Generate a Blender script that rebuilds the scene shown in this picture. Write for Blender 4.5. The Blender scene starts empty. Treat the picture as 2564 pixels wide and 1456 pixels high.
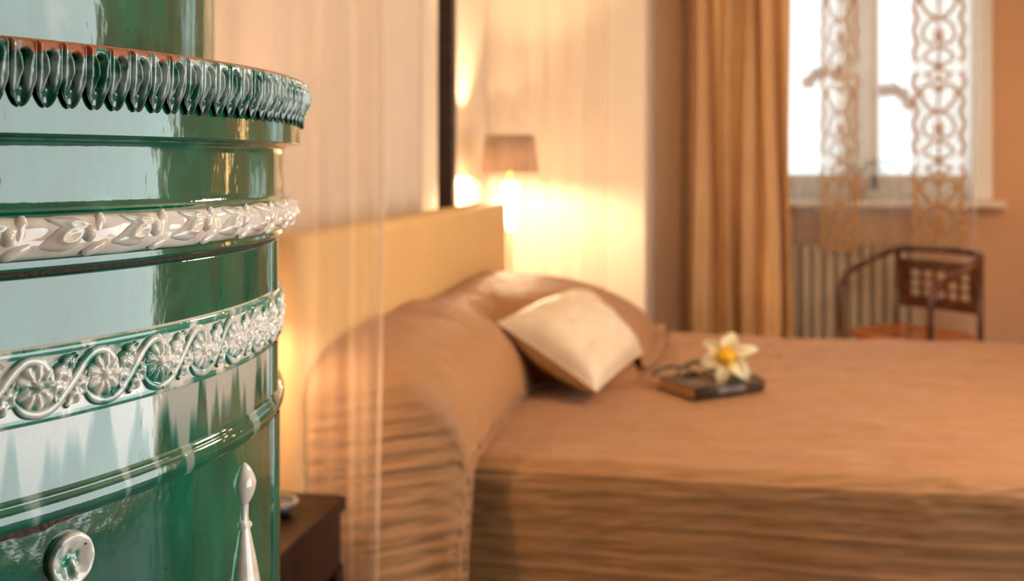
import bpy, bmesh, math, random
from math import sin, cos, pi, sqrt, exp, radians, atan2, hypot
from mathutils import Vector, Matrix, noise

random.seed(7)
SC = bpy.context.scene
COL = SC.collection

# ------------------------------------------------------------------ camera
YAW = radians(11.0)
cam_d = bpy.data.cameras.new('camera')
cam = bpy.data.objects.new('camera', cam_d)
COL.objects.link(cam)
cam.location = (0, 0, 1.25)
cam.rotation_euler = (radians(90), 0, YAW)
cam_d.sensor_width = 36.0
cam_d.lens = 36.0 * 2600 / 2564
cam_d.shift_y = -318 / 2564
cam_d.clip_start = 0.02
cam_d.dof.use_dof = True
cam_d.dof.focus_distance = 0.56
cam_d.dof.aperture_fstop = 7.8
SC.camera = cam

# ------------------------------------------------------------------ world / exposure
W = bpy.data.worlds.new('overcast_sky')
SC.world = W
W.use_nodes = True
bg = W.node_tree.nodes['Background']
bg.inputs[0].default_value = (0.95, 0.975, 0.97, 1)
bg.inputs[1].default_value = 4.5
SC.view_settings.view_transform = 'Standard'
SC.view_settings.look = 'None'
SC.view_settings.gamma = 1.0
SC.view_settings.use_curve_mapping = False
SC.view_settings.exposure = 0.38
cy = SC.cycles
cy.max_bounces = 6
cy.diffuse_bounces = 3
cy.glossy_bounces = 3
cy.transmission_bounces = 4
cy.transparent_max_bounces = 10
cy.caustics_reflective = False
cy.caustics_refractive = False
cy.sample_clamp_indirect = 8.0
cy.use_adaptive_sampling = True
cy.adaptive_threshold = 0.10
cy.adaptive_min_samples = 10
cy.use_denoising = True

LAMP_WARM = (1.0, 0.73, 0.44)


def portal(name, loc, rot, sx, sy):
    l = bpy.data.lights.new(name, 'AREA')
    l.shape = 'RECTANGLE'
    l.size = sx
    l.size_y = sy
    l.cycles.is_portal = True
    o = bpy.data.objects.new(name, l)
    COL.objects.link(o)
    o.location = loc
    o.rotation_euler = rot
    return o


# room extents
XL, XR, YF, YB, ZC = -1.10, 2.60, -1.30, 5.75, 2.90
PIER_Y, PIER_X = 5.0, -0.32
WIN = (0.16, 1.41, 1.06, 2.62)              # x0 x1 z0 z1, back window opening
FWIN = (0.0, 2.78, 0.04, 1.98)            # y0 y1 z0 z1, glazed doors in the right wall
portal('window_portal', ((WIN[0] + WIN[1]) / 2, YB + 0.36, (WIN[2] + WIN[3]) / 2), (radians(-90), 0, 0), WIN[1] - WIN[0], WIN[3] - WIN[2])
portal('door_portal', (XR + 0.26, (FWIN[0] + FWIN[1]) / 2, (FWIN[2] + FWIN[3]) / 2), (0, radians(90), 0), FWIN[3] - FWIN[2], FWIN[1] - FWIN[0])


def lamp_light(name, loc, watts, radius, parent=None, color=LAMP_WARM):
    l = bpy.data.lights.new(name, 'POINT')
    l.energy = watts
    l.color = color
    l.shadow_soft_size = radius
    o = bpy.data.objects.new(name, l)
    COL.objects.link(o)
    o.location = loc
    if parent:
        o.parent = parent
    return o


# ------------------------------------------------------------------ helpers
def lin(r, g, b):
    def f(c):
        c /= 255.0
        return c / 12.92 if c <= 0.04045 else ((c + 0.055) / 1.055) ** 2.4
    return (f(r), f(g), f(b), 1)


class NT:
    """small node-tree helper"""
    def __init__(self, name):
        self.m = bpy.data.materials.new(name)
        self.m.use_nodes = True
        self.t = self.m.node_tree
        self.b = self.t.nodes['Principled BSDF']
        self.out = self.t.nodes['Material Output']

    def n(self, typ, **kw):
        nd = self.t.nodes.new(typ)
        ins = kw.pop('ins', {})
        for k, v in kw.items():
            setattr(nd, k, v)
        for k, v in ins.items():
            if isinstance(v, bpy.types.NodeSocket):
                self.t.links.new(v, nd.inputs[k])
            else:
                nd.inputs[k].default_value = v
        return nd

    def link(self, a, b):
        self.t.links.new(a, b)

    def math(self, op, a, b=0.0, c=0.0, clamp=False):
        nd = self.n('ShaderNodeMath', operation=op, use_clamp=clamp)
        for i, v in enumerate((a, b, c)):
            if isinstance(v, bpy.types.NodeSocket):
                self.link(v, nd.inputs[i])
            else:
                nd.inputs[i].default_value = v
        return nd.outputs[0]

    def mix(self, fac, a, b):
        nd = self.n('ShaderNodeMix', data_type='RGBA')
        for i, v in ((0, fac), (6, a), (7, b)):
            if isinstance(v, bpy.types.NodeSocket):
                self.link(v, nd.inputs[i])
            else:
                nd.inputs[i].default_value = v
        return nd.outputs[2]

    def ramp(self, x, lo, hi, a=0.0, b=1.0, smooth=True):
        nd = self.n('ShaderNodeMapRange', interpolation_type='SMOOTHSTEP' if smooth else 'LINEAR')
        self.link(x, nd.inputs[0])
        for i, v in ((1, lo), (2, hi), (3, a), (4, b)):
            if isinstance(v, bpy.types.NodeSocket):
                self.link(v, nd.inputs[i])
            else:
                nd.inputs[i].default_value = v
        return nd.outputs[0]

    def noise(self, vec, scale, detail=2.0, rough=0.5):
        nd = self.n('ShaderNodeTexNoise', ins={'Scale': scale, 'Detail': detail, 'Roughness': rough})
        if vec is not None:
            self.link(vec, nd.inputs['Vector'])
        return nd.outputs[0]

    def scaled(self, vec, s):
        nd = self.n('ShaderNodeVectorMath', operation='MULTIPLY')
        self.link(vec, nd.inputs[0])
        nd.inputs[1].default_value = s
        return nd.outputs[0]

    def bump(self, h, strength=0.2, dist=0.01, normal=None):
        nd = self.n('ShaderNodeBump', ins={'Strength': strength, 'Distance': dist})
        self.link(h, nd.inputs['Height'])
        if normal is not None:
            self.link(normal, nd.inputs['Normal'])
        self.link(nd.outputs[0], self.b.inputs['Normal'])
        return nd.outputs[0]

    def pos(self):
        return self.n('ShaderNodeNewGeometry').outputs['Position']

    def objc(self):
        return self.n('ShaderNodeTexCoord').outputs['Object']

    def base(self, c):
        if isinstance(c, bpy.types.NodeSocket):
            self.link(c, self.b.inputs['Base Color'])
        else:
            self.b.inputs['Base Color'].default_value = c

    def set(self, **kw):
        for k, v in kw.items():
            self.b.inputs[k.replace('_', ' ')].default_value = v
        return self


def mesh_obj(name, verts, faces, mat, parent=None, smooth=True, loc=None):
    me = bpy.data.meshes.new(name)
    me.from_pydata([tuple(v) for v in verts], [], faces)
    me.update()
    if smooth:
        me.polygons.foreach_set('use_smooth', [True] * len(me.polygons))
    if mat:
        me.materials.append(mat)
    o = bpy.data.objects.new(name, me)
    COL.objects.link(o)
    if parent:
        o.parent = parent
    if loc:
        o.location = loc
    return o


def empty(name, loc, label=None, cat=None, group=None, rz=0.0):
    o = bpy.data.objects.new(name, None)
    o.empty_display_size = 0.1
    COL.objects.link(o)
    o.location = loc
    o.rotation_euler = (0, 0, rz)
    tag(o, label, cat, group)
    return o


def tag(o, label=None, cat=None, group=None, kind=None):
    if label:
        o['label'] = label
    if cat:
        o['category'] = cat
    if group:
        o['group'] = group
    if kind:
        o['kind'] = kind
    return o


def inst(src, parent=None, rz=None, loc=None):
    c = src.copy()
    COL.objects.link(c)
    if parent is not None:
        c.parent = parent
    if rz is not None:
        c.rotation_euler = (0, 0, rz)
    if loc is not None:
        c.location = loc
    return c


def box_data(x0, x1, y0, y1, z0, z1):
    v = [(x, y, z) for z in (z0, z1) for y in (y0, y1) for x in (x0, x1)]
    f = [(0, 2, 3, 1), (4, 5, 7, 6), (0, 1, 5, 4), (2, 6, 7, 3), (0, 4, 6, 2), (1, 3, 7, 5)]
    return v, f


def join_data(*ds):
    V, F = [], []
    for v, f in ds:
        k = len(V)
        V += list(v)
        F += [tuple(i + k for i in q) for q in f]
    return V, F


def box(name, b, mat, parent=None, bevel=0.0, seg=2):
    v, f = box_data(*b)
    if bevel <= 0:
        return mesh_obj(name, v, f, mat, parent, smooth=False)
    bm = bmesh.new()
    vs = [bm.verts.new(p) for p in v]
    for q in f:
        bm.faces.new([vs[i] for i in q])
    bmesh.ops.bevel(bm, geom=list(bm.edges), offset=bevel, segments=seg, profile=0.5, affect='EDGES')
    me = bpy.data.meshes.new(name)
    bm.to_mesh(me)
    bm.free()
    me.materials.append(mat)
    me.polygons.foreach_set('use_smooth', [True] * len(me.polygons))
    o = bpy.data.objects.new(name, me)
    COL.objects.link(o)
    if parent:
        o.parent = parent
    if seg > 1:
        mod = o.modifiers.new('weighted', 'WEIGHTED_NORMAL')
        mod.keep_sharp = True
    return o


def lathe_data(profile, n=256, a0=0.0, a1=2 * pi, closed=False):
    """profile: list of (r, z); sharp corners need doubled points"""
    full = abs(a1 - a0 - 2 * pi) < 1e-6
    cols = n if full else n + 1
    V, F = [], []
    for i in range(cols):
        a = a0 + (a1 - a0) * i / n
        for r, z in profile:
            V.append((r * cos(a), r * sin(a), z))
    m = len(profile)
    for i in range(n):
        j = (i + 1) % cols
        for k in range(m - 1):
            if profile[k] != profile[k + 1]:
                F.append((i * m + k, j * m + k, j * m + k + 1, i * m + k + 1))
        if closed:
            F.append((i * m + m - 1, j * m + m - 1, j * m, i * m))
    return V, F


def sharp_profile(pts):
    """double interior points so that corners stay crisp under smooth shading"""
    out = [pts[0]]
    for i in range(1, len(pts) - 1):
        out += [pts[i], pts[i]]
    out.append(pts[-1])
    return out


def grid_data(nu, nv, fn, wrap_u=False):
    V = []
    for i in range(nu if wrap_u else nu + 1):
        for j in range(nv + 1):
            V.append(fn(i / nu, j / nv))
    F = []
    m = nv + 1
    for i in range(nu):
        k = (i + 1) % nu if wrap_u else i + 1
        for j in range(nv):
            F.append((i * m + j, k * m + j, k * m + j + 1, i * m + j + 1))
    return V, F


def catmull(pts, n):
    P = [Vector(p) for p in pts]
    P = [P[0] * 2 - P[1]] + P + [P[-1] * 2 - P[-2]]
    segs = len(P) - 3
    out = []
    for i in range(n + 1):
        t = i / n * segs
        k = min(int(t), segs - 1)
        u = t - k
        a, b, c, d = P[k], P[k + 1], P[k + 2], P[k + 3]
        out.append(0.5 * ((2 * b) + (c - a) * u + (2 * a - 5 * b + 4 * c - d) * u * u + (3 * b - a - 3 * c + d) * u ** 3))
    return out


def tube_data(path, rad, n=10, caps=True, squash=None):
    path = [Vector(p) for p in path]
    V, F = [], []
    up = Vector((0, 0, 1))
    prev = None
    m = len(path)
    for i, p in enumerate(path):
        t = (path[min(i + 1, m - 1)] - path[max(i - 1, 0)]).normalized()
        if prev is None:
            ref = up if abs(t.z) < 0.9 else Vector((1, 0, 0))
            a = t.cross(ref).normalized()
        else:
            a = (prev - t * prev.dot(t)).normalized()
        prev = a
        b = t.cross(a)
        r = rad(i / (m - 1)) if callable(rad) else rad
        for k in range(n):
            w = 2 * pi * k / n
            V.append(p + a * (r * cos(w)) + b * (r * sin(w)))
    for i in range(m - 1):
        for k in range(n):
            l = (k + 1) % n
            F.append((i * n + k, i * n + l, (i + 1) * n + l, (i + 1) * n + k))
    if caps:
        F.append(tuple(range(n - 1, -1, -1)))
        F.append(tuple((m - 1) * n + k for k in range(n)))
    return V, F


def sstep(a, b, x):
    t = max(0.0, min(1.0, (x - a) / (b - a)))
    return t * t * (3 - 2 * t)


def nz(x, y, z=0.0):
    return noise.noise(Vector((x, y, z)))


# ------------------------------------------------------------------ materials
def plain(name, col, rough=0.5, metal=0.0, spec=0.5, bump=None, var=0.0, vscale=8.0):
    t = NT(name)
    if var > 0:
        nn = t.noise(t.pos(), vscale, 3)
        dark = tuple(c * (1 - var) for c in col[:3]) + (1,)
        lite = tuple(min(1, c * (1 + var)) for c in col[:3]) + (1,)
        t.base(t.mix(nn, dark, lite))
    else:
        t.base(col)
    t.set(Roughness=rough, Metallic=metal, Specular_IOR_Level=spec)
    if bump:
        t.bump(t.noise(t.pos(), bump[0], 3), bump[1], 0.004)
    return t.m


ST = (-0.6533, 0.6065)                       # stove axis


def stove_coords(t):
    """angle (rad), radius, z of the shaded point about the stove axis"""
    p = t.pos()
    s = t.n('ShaderNodeSeparateXYZ')
    t.link(p, s.inputs[0])
    dx = t.math('SUBTRACT', s.outputs[0], ST[0])
    dy = t.math('SUBTRACT', s.outputs[1], ST[1])
    ang = t.math('ARCTAN2', dy, dx)
    r2 = t.math('ADD', t.math('MULTIPLY', dx, dx), t.math('MULTIPLY', dy, dy))
    return ang, t.math('SQRT', r2), s.outputs[2], p


def glaze_finish(t, p, bump_s=0.12):
    big = t.noise(t.scaled(p, (1, 1, 0.45)), 95, 2.0)
    fine = t.noise(p, 600, 2.0)
    h = t.math('ADD', big, t.math('MULTIPLY', fine, 0.05))
    t.bump(h, bump_s, 0.004)
    t.set(Roughness=0.06, Specular_IOR_Level=0.6)
    t.b.inputs['Coat Weight'].default_value = 0.6
    t.b.inputs['Coat IOR'].default_value = 1.5
    t.b.inputs['Coat Roughness'].default_value = 0.03


GREEN_D = (0.0, 0.085, 0.048, 1)
GREEN_M = (0.0, 0.135, 0.072, 1)
GREEN_L = (0.055, 0.30, 0.20, 1)
WHITE_G = (0.80, 0.73, 0.65, 1)


def green_color(t, ang, r, z, p):
    streak = t.n('ShaderNodeCombineXYZ')
    t.link(t.math('MULTIPLY', ang, 9.0), streak.inputs[0])
    t.link(t.math('MULTIPLY', z, 7.0), streak.inputs[1])
    n1 = t.noise(streak.outputs[0], 1.3, 3)
    n2 = t.noise(p, 26, 3)
    c = t.mix(t.ramp(n1, 0.35, 0.7), GREEN_D, GREEN_M)
    c = t.mix(t.ramp(n2, 0.55, 0.85, 0.0, 0.5), c, GREEN_L)
    return c


def specks(t, p, c, scale, thr, col):
    v = t.n('ShaderNodeTexVoronoi', ins={'Scale': scale})
    t.link(p, v.inputs['Vector'])
    k = t.noise(p, scale * 0.37, 1)
    m = t.math('MULTIPLY', t.ramp(v.outputs['Distance'], thr * 0.6, thr, 1, 0), t.ramp(k, 0.56, 0.62))
    return t.mix(m, c, col)


def crackle(t, p, c, amount=0.25):
    w = t.n('ShaderNodeVectorMath', operation='ADD')
    t.link(p, w.inputs[0])
    nn = t.n('ShaderNodeTexNoise', ins={'Scale': 40.0})
    t.link(p, nn.inputs['Vector'])
    t.link(t.scaled(nn.outputs[1], (0.012, 0.012, 0.012)), w.inputs[1])
    v = t.n('ShaderNodeTexVoronoi', feature='DISTANCE_TO_EDGE', ins={'Scale': 95.0})
    t.link(w.outputs[0], v.inputs['Vector'])
    m = t.ramp(v.outputs['Distance'], 0.0, 0.018, amount, 0.0)
    return t.mix(m, c, (0.02, 0.05, 0.035, 1))


def make_green():
    t = NT('green_glaze')
    a, r, z, p = stove_coords(t)
    c = green_color(t, a, r, z, p)
    c = crackle(t, p, c)
    c = specks(t, p, c, 120, 0.10, (0.02, 0.02, 0.015, 1))
    t.base(c)
    glaze_finish(t, p)
    return t.m


def make_white():
    t = NT('white_glaze')
    a, r, z, p = stove_coords(t)
    n1 = t.noise(p, 55, 3)
    c = t.mix(t.ramp(n1, 0.42, 0.70), WHITE_G, (0.68, 0.53, 0.42, 1))
    c = specks(t, p, c, 150, 0.16, (0.07, 0.025, 0.012, 1))
    t.base(c)
    glaze_finish(t, p, 0.10)
    return t.m


def make_frieze(rlo, rhi):
    t = NT('white_and_green_glaze')
    a, r, z, p = stove_coords(t)
    pool = t.math('MULTIPLY', t.ramp(r, rlo - 0.0002, rlo + 0.0004), t.ramp(r, rlo + 0.0010, rhi, 1.0, 0.0))
    n1 = t.noise(p, 70, 3)
    m = t.math('MULTIPLY', pool, t.ramp(n1, 0.30, 0.48))
    n2 = t.noise(p, 42, 3)
    m2 = t.math('ADD', m, t.ramp(n2, 0.52, 0.66, 0.0, 0.8), clamp=True)
    c = t.mix(m2, WHITE_G, (0.03, 0.235, 0.165, 1))
    c = specks(t, p, c, 150, 0.18, (0.07, 0.025, 0.012, 1))
    t.base(c)
    glaze_finish(t, p, 0.12)
    return t.m


def make_drip(ztop):
    """green glaze with white runs hanging down from the frieze above"""
    t = NT('green_glaze_with_white_runs')
    a, r, z, p = stove_coords(t)
    c = green_color(t, a, r, z, p)
    depth = t.math('SUBTRACT', ztop, z)
    v = t.n('ShaderNodeCombineXYZ')
    t.link(t.math('MULTIPLY', a, 17.0), v.inputs[0])
    n1 = t.noise(v.outputs[0], 1.0, 2.0)
    L = t.math('MULTIPLY', t.math('SUBTRACT', n1, 0.40), 0.27)
    diff = t.math('SUBTRACT', L, depth)
    soft = t.ramp(diff, -0.002, 0.014)
    teal = t.ramp(diff, -0.008, 0.003)
    fade = t.ramp(depth, 0.0, 0.06, 0.92, 0.30)
    c = t.mix(t.math('MULTIPLY', teal, 0.55), c, (0.03, 0.22, 0.20, 1))
    c = t.mix(t.math('MULTIPLY', soft, fade), c, (0.50, 0.49, 0.42, 1))
    c = crackle(t, p, c, 0.15)
    t.base(c)
    glaze_finish(t, p, 0.10)
    return t.m


def make_rim():
    """glazed teeth, worn back to bare clay along the top edge"""
    t = NT('green_glaze_worn_to_clay')
    a, r, z, p = stove_coords(t)
    n1 = t.noise(p, 75, 3)
    c = t.mix(t.ramp(n1, 0.36, 0.58), (0.02, 0.16, 0.10, 1), (0.46, 0.54, 0.49, 1))  # pale grey stands in for daylight reflected on the tooth relief
    pool = t.ramp(r, 0.3728, 0.3762, 1.0, 0.0)
    c = t.mix(t.math('MULTIPLY', pool, 0.95), c, (0.0, 0.075, 0.042, 1))
    edge = t.ramp(z, 1.2985, 1.3088)
    n2 = t.noise(p, 120, 4)
    fall = t.ramp(a, radians(-20), radians(-4), 0.10, -0.04)
    wear = t.ramp(t.math('ADD', t.math('ADD', n2, t.math('MULTIPLY', edge, 0.34)), fall), 0.86, 0.89)
    c = t.mix(wear, c, (0.50, 0.17, 0.08, 1))
    t.base(c)
    glaze_finish(t, p, 0.14)
    t.link(t.ramp(wear, 0, 1, 0.06, 0.8), t.b.inputs['Roughness'])
    t.link(t.ramp(wear, 0, 1, 0.6, 0.0), t.b.inputs['Coat Weight'])
    return t.m


M_GREEN = make_green()
M_WHITE = make_white()
M_FRIEZE = make_frieze(0.3560, 0.3588)
M_DRIP = make_drip(1.1225)
M_RIM = make_rim()
M_CLAY = plain('bare_clay', (0.42, 0.15, 0.075, 1), 0.85, var=0.25, vscale=90, bump=(220, 0.3))
M_MORTAR = plain('brown_mortar', (0.07, 0.04, 0.028, 1), 0.9, var=0.3, vscale=160, bump=(300, 0.6))
M_IRON = plain('black_iron', (0.02, 0.02, 0.02, 1), 0.5, bump=(80, 0.2))


def cloth(name, col, rough=0.75, sheen=0.0, transl=0.0, var=0.12, vscale=5.0, weave=900, bump=0.08, spec=0.25):
    t = NT(name)
    n1 = t.noise(t.pos(), vscale, 3)
    dark = tuple(c * (1 - var) for c in col[:3]) + (1,)
    lite = tuple(min(1, c * (1 + var)) for c in col[:3]) + (1,)
    c = t.mix(n1, dark, lite)
    t.base(c)
    t.set(Roughness=rough, Specular_IOR_Level=spec, Sheen_Weight=sheen, Sheen_Roughness=0.4)
    if bump:
        t.bump(t.noise(t.pos(), weave, 2), bump, 0.002)
    if transl > 0:
        tr = t.n('ShaderNodeBsdfTranslucent')
        t.link(c, tr.inputs[0])
        mx = t.n('ShaderNodeMixShader', ins={0: transl})
        t.link(t.b.outputs[0], mx.inputs[1])
        t.link(tr.outputs[0], mx.inputs[2])
        t.link(mx.outputs[0], t.out.inputs[0])
    return t.m


def sheer(name, col, opacity, transl=0.5):
    t = NT(name)
    di = t.n('ShaderNodeBsdfDiffuse', ins={0: col})
    tl = t.n('ShaderNodeBsdfTranslucent', ins={0: col})
    tp = t.n('ShaderNodeBsdfTransparent')
    a = t.n('ShaderNodeMixShader', ins={0: transl})
    t.link(di.outputs[0], a.inputs[1])
    t.link(tl.outputs[0], a.inputs[2])
    b = t.n('ShaderNodeMixShader', ins={0: opacity})
    t.link(tp.outputs[0], b.inputs[1])
    t.link(a.outputs[0], b.inputs[2])
    t.link(b.outputs[0], t.out.inputs[0])
    return t.m


def glow(name, col, strength):
    t = NT(name)
    t.base(col)
    t.b.inputs['Emission Color'].default_value = col
    t.b.inputs['Emission Strength'].default_value = strength
    return t.m


def wood(name, dark, lite, rough=0.35, scale=(1, 1, 12), freq=3.0):
    t = NT(name)
    w = t.noise(t.scaled(t.objc(), scale), freq, 4, 0.6)
    t.base(t.mix(t.ramp(w, 0.35, 0.68), dark, lite))
    t.set(Roughness=rough, Specular_IOR_Level=0.5)
    return t.m


def glass_pane():
    t = NT('clear_glass')
    tp = t.n('ShaderNodeBsdfTransparent', ins={0: (0.97, 0.985, 0.98, 1)})
    gl = t.n('ShaderNodeBsdfGlossy', ins={'Roughness': 0.0})
    mx = t.n('ShaderNodeMixShader', ins={0: 0.02})
    t.link(tp.outputs[0], mx.inputs[1])
    t.link(gl.outputs[0], mx.inputs[2])
    t.link(mx.outputs[0], t.out.inputs[0])
    return t.m


M_WALL = plain('peach_plaster', (0.66, 0.40, 0.25, 1), 0.85, spec=0.2, var=0.06, vscale=1.6, bump=(60, 0.05))
M_WALL_CREAM = plain('cream_plaster', (0.90, 0.77, 0.62, 1), 0.85, spec=0.2, var=0.04, vscale=1.6, bump=(60, 0.05))
M_BOUNCE_CUT = wood('dark_bounce_cut', (0.035, 0.018, 0.009, 1), (0.075, 0.036, 0.018, 1), 0.5, (6, 1, 1), 3.0)  # dark finish added on the unseen wall to cut bounce onto the bed
M_CEIL = plain('ceiling_plaster', (0.82, 0.74, 0.62, 1), 0.9, spec=0.2)
M_FLOOR = wood('brown_parquet', (0.035, 0.015, 0.007, 1), (0.08, 0.035, 0.016, 1), 0.4, (1, 8, 1), 4.0)
M_PAINT = plain('white_paint', (0.80, 0.79, 0.76, 1), 0.4)
M_CREAMPAINT = plain('cream_paint', (0.74, 0.62, 0.47, 1), 0.4)
M_GLASS = glass_pane()
M_DARKWOOD = wood('dark_walnut', (0.012, 0.004, 0.0025, 1), (0.035, 0.012, 0.006, 1), 0.4)
M_STANDWOOD = wood('dark_red_wood', (0.010, 0.003, 0.0015, 1), (0.028, 0.009, 0.004, 1), 0.4, (1, 10, 1))
M_STANDWOOD.node_tree.nodes['Principled BSDF'].inputs['Specular IOR Level'].default_value = 0.2
M_CHAIRWOOD = wood('red_brown_bentwood', (0.06, 0.014, 0.005, 1), (0.13, 0.035, 0.012, 1), 0.25, (3, 3, 3), 4.0)
M_SEAT = wood('orange_varnished_seat', (0.34, 0.075, 0.012, 1), (0.50, 0.13, 0.02, 1), 0.22, (2, 2, 2), 3.0)
M_LEATHER = cloth('tan_headboard_cover', (0.66, 0.40, 0.16, 1), 0.55, var=0.05, weave=300, bump=0.05, spec=0.35)
M_SPREAD = cloth('copper_brown_quilt', (0.385, 0.178, 0.070, 1), 0.55, sheen=0.20, var=0.10, vscale=9, weave=420, bump=0.25, spec=0.35)
M_CUSHION = cloth('champagne_satin', (0.74, 0.58, 0.42, 1), 0.38, sheen=0.1, var=0.10, vscale=14, weave=120, bump=0.12, spec=0.6)
M_DRAPE = cloth('gold_brown_satin', (0.86, 0.53, 0.26, 1), 0.36, sheen=0.2, transl=0.08, var=0.14, vscale=4, weave=260, bump=0.12, spec=0.5)
M_BACKDRAPE = cloth('ivory_voile_hanging', (0.82, 0.66, 0.52, 1), 0.8, transl=0.2, var=0.05, vscale=3, weave=500, bump=0.05)
M_SHEER = sheer('peach_sheer', (0.88, 0.66, 0.50, 1), 0.34)
M_SHEER_FAR = sheer('pale_peach_sheer', (0.90, 0.72, 0.56, 1), 0.22)
M_SHEER_HEM = sheer('peach_sheer_hem', (0.92, 0.74, 0.58, 1), 0.55)
M_WINSHEER = sheer('white_window_sheer', (0.94, 0.90, 0.85, 1), 0.30, 0.75)
M_LACEBAND = sheer('pale_lace_ground', (0.80, 0.62, 0.45, 1), 0.40)
M_LACE = sheer('ochre_lace', (0.66, 0.38, 0.16, 1), 0.88, 0.3)
M_RADIATOR = plain('cream_radiator_enamel', (0.50, 0.37, 0.24, 1), 0.35)
M_SHADE = cloth('taupe_shade_fabric', (0.40, 0.27, 0.20, 1), 0.8, transl=0.18, var=0.1, vscale=30, weave=700)
M_BULB = glow('glowing_opal_glass', (1.0, 0.74, 0.40, 1), 22.0)
M_COLUMN = glow('warm_paper_lantern', (1.0, 0.56, 0.20, 1), 8.0)
M_GLOBE = glow('lit_opal_globe', (1.0, 0.76, 0.50, 1), 33.0)
M_BRASS = plain('aged_brass', (0.45, 0.28, 0.10, 1), 0.3, 1.0)
M_POT = plain('ochre_ceramic_pot', (0.50, 0.26, 0.09, 1), 0.35)
M_LEAF = plain('dark_leaf', (0.022, 0.05, 0.018, 1), 0.65, spec=0.2, var=0.3, vscale=30)
M_ORCHID = cloth('pale_pink_orchid', (0.90, 0.76, 0.70, 1), 0.6, transl=0.75, weave=200)
M_STEM = plain('green_stem', (0.10, 0.13, 0.04, 1), 0.5)
M_ORCSTEM = plain('pale_green_stem', (0.62, 0.58, 0.42, 1), 0.5)
M_PAGES = plain('tan_book_pages', (0.55, 0.28, 0.11, 1), 0.8, bump=(300, 0.2))
M_SPINE = plain('dark_brown_book_cover', (0.055, 0.035, 0.028, 1), 0.28)
M_SPINELABEL = plain('grey_spine_lettering', (0.20, 0.15, 0.13, 1), 0.35, var=0.4, vscale=160)


def make_cover():
    t = NT('printed_book_cover')
    n1 = t.noise(t.objc(), 13, 2)
    n2 = t.noise(t.objc(), 19, 2)
    c = t.mix(t.ramp(n1, 0.45, 0.6), (0.12, 0.07, 0.068, 1), (0.20, 0.15, 0.08, 1))
    c = t.mix(t.ramp(n2, 0.5, 0.62), c, (0.15, 0.13, 0.12, 1))
    t.base(c)
    t.set(Roughness=0.2)
    return t.m


M_COVER = make_cover()


def make_petal():
    t = NT('cream_lily_petal')
    s = t.n('ShaderNodeSeparateXYZ')
    t.link(t.objc(), s.inputs[0])
    d = t.math('SQRT', t.math('ADD', t.math('MULTIPLY', s.outputs[0], s.outputs[0]), t.math('MULTIPLY', s.outputs[1], s.outputs[1])))
    c = t.mix(t.ramp(d, 0.008, 0.05), (0.90, 0.60, 0.05, 1), (0.88, 0.80, 0.56, 1))
    t.base(c)
    t.set(Roughness=0.5)
    tr = t.n('ShaderNodeBsdfTranslucent')
    t.link(c, tr.inputs[0])
    mx = t.n('ShaderNodeMixShader', ins={0: 0.3})
    t.link(t.b.outputs[0], mx.inputs[1])
    t.link(tr.outputs[0], mx.inputs[2])
    t.link(mx.outputs[0], t.out.inputs[0])
    return t.m


M_PETAL = make_petal()
M_YELLOW = plain('yellow_stamen', (0.90, 0.52, 0.01, 1), 0.6)

# ------------------------------------------------------------------ room shell
T = 0.3


def struct(o):
    o['kind'] = 'structure'
    return o


struct(box('floor', (XL - T, XR + T, YF - T, YB + T, -0.12, 0.0), M_FLOOR))
struct(box('ceiling', (XL - T, XR + T, YF - T, YB + T, ZC, ZC + 0.12), M_CEIL))
struct(box('wall_left', (XL - T, XL, YF - T, YB + T, 0, ZC), M_WALL_CREAM))
struct(box('wall_front', (XL, XR, YF - T, YF, 0, ZC), M_BOUNCE_CUT))
# projecting pier left of the window
pier = struct(box('wall_corner', (XL, PIER_X, PIER_Y, YB + T, 0, ZC), M_WALL_CREAM, bevel=0.012))
# back wall around the window opening
wx0, wx1, wz0, wz1 = WIN
v, f = join_data(box_data(PIER_X, wx0, YB, YB + T, 0, ZC), box_data(wx1, XR, YB, YB + T, 0, ZC),
                 box_data(wx0, wx1, YB, YB + T, 0, wz0), box_data(wx0, wx1, YB, YB + T, wz1, ZC))
struct(mesh_obj('wall_back', v, f, M_WALL, smooth=False))
fy0, fy1, fz0, fz1 = FWIN
v, f = join_data(box_data(XR, XR + T, YF - T, fy0, 0, ZC), box_data(XR, XR + T, fy1, YB + T, 0, ZC),
                 box_data(XR, XR + T, fy0, fy1, 0, fz0), box_data(XR, XR + T, fy0, fy1, fz1, ZC))
struct(mesh_obj('wall_right', v, f, M_WALL, smooth=False))
struct(box('wall_sky_blocker', (-7, 9, 9.0, 9.2, -5, 12), plain('grey_sky_blocker', (0.345, 0.375, 0.395, 1), 0.9, var=0.05, vscale=0.8)))  # added outer wall that blocks the sky and dims the back window
struct(box('baseboard_back', (PIER_X, XR, YB - 0.018, YB, 0, 0.11), M_CREAMPAINT, bevel=0.004))
struct(box('baseboard_left', (XL, XL + 0.018, 1.05, PIER_Y, 0, 0.11), M_CREAMPAINT, bevel=0.004))

# back window
win = empty('window_1', ((wx0 + wx1) / 2, YB, wz0))
struct(win)
WC = Vector(win.location)


def wbox(name, b, mat, bevel=0.004, parent=None):
    b2 = (b[0] - WC.x, b[1] - WC.x, b[2] - WC.y, b[3] - WC.y, b[4] - WC.z, b[5] - WC.z)
    return box(name, b2, mat, parent or win, bevel)


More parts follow.
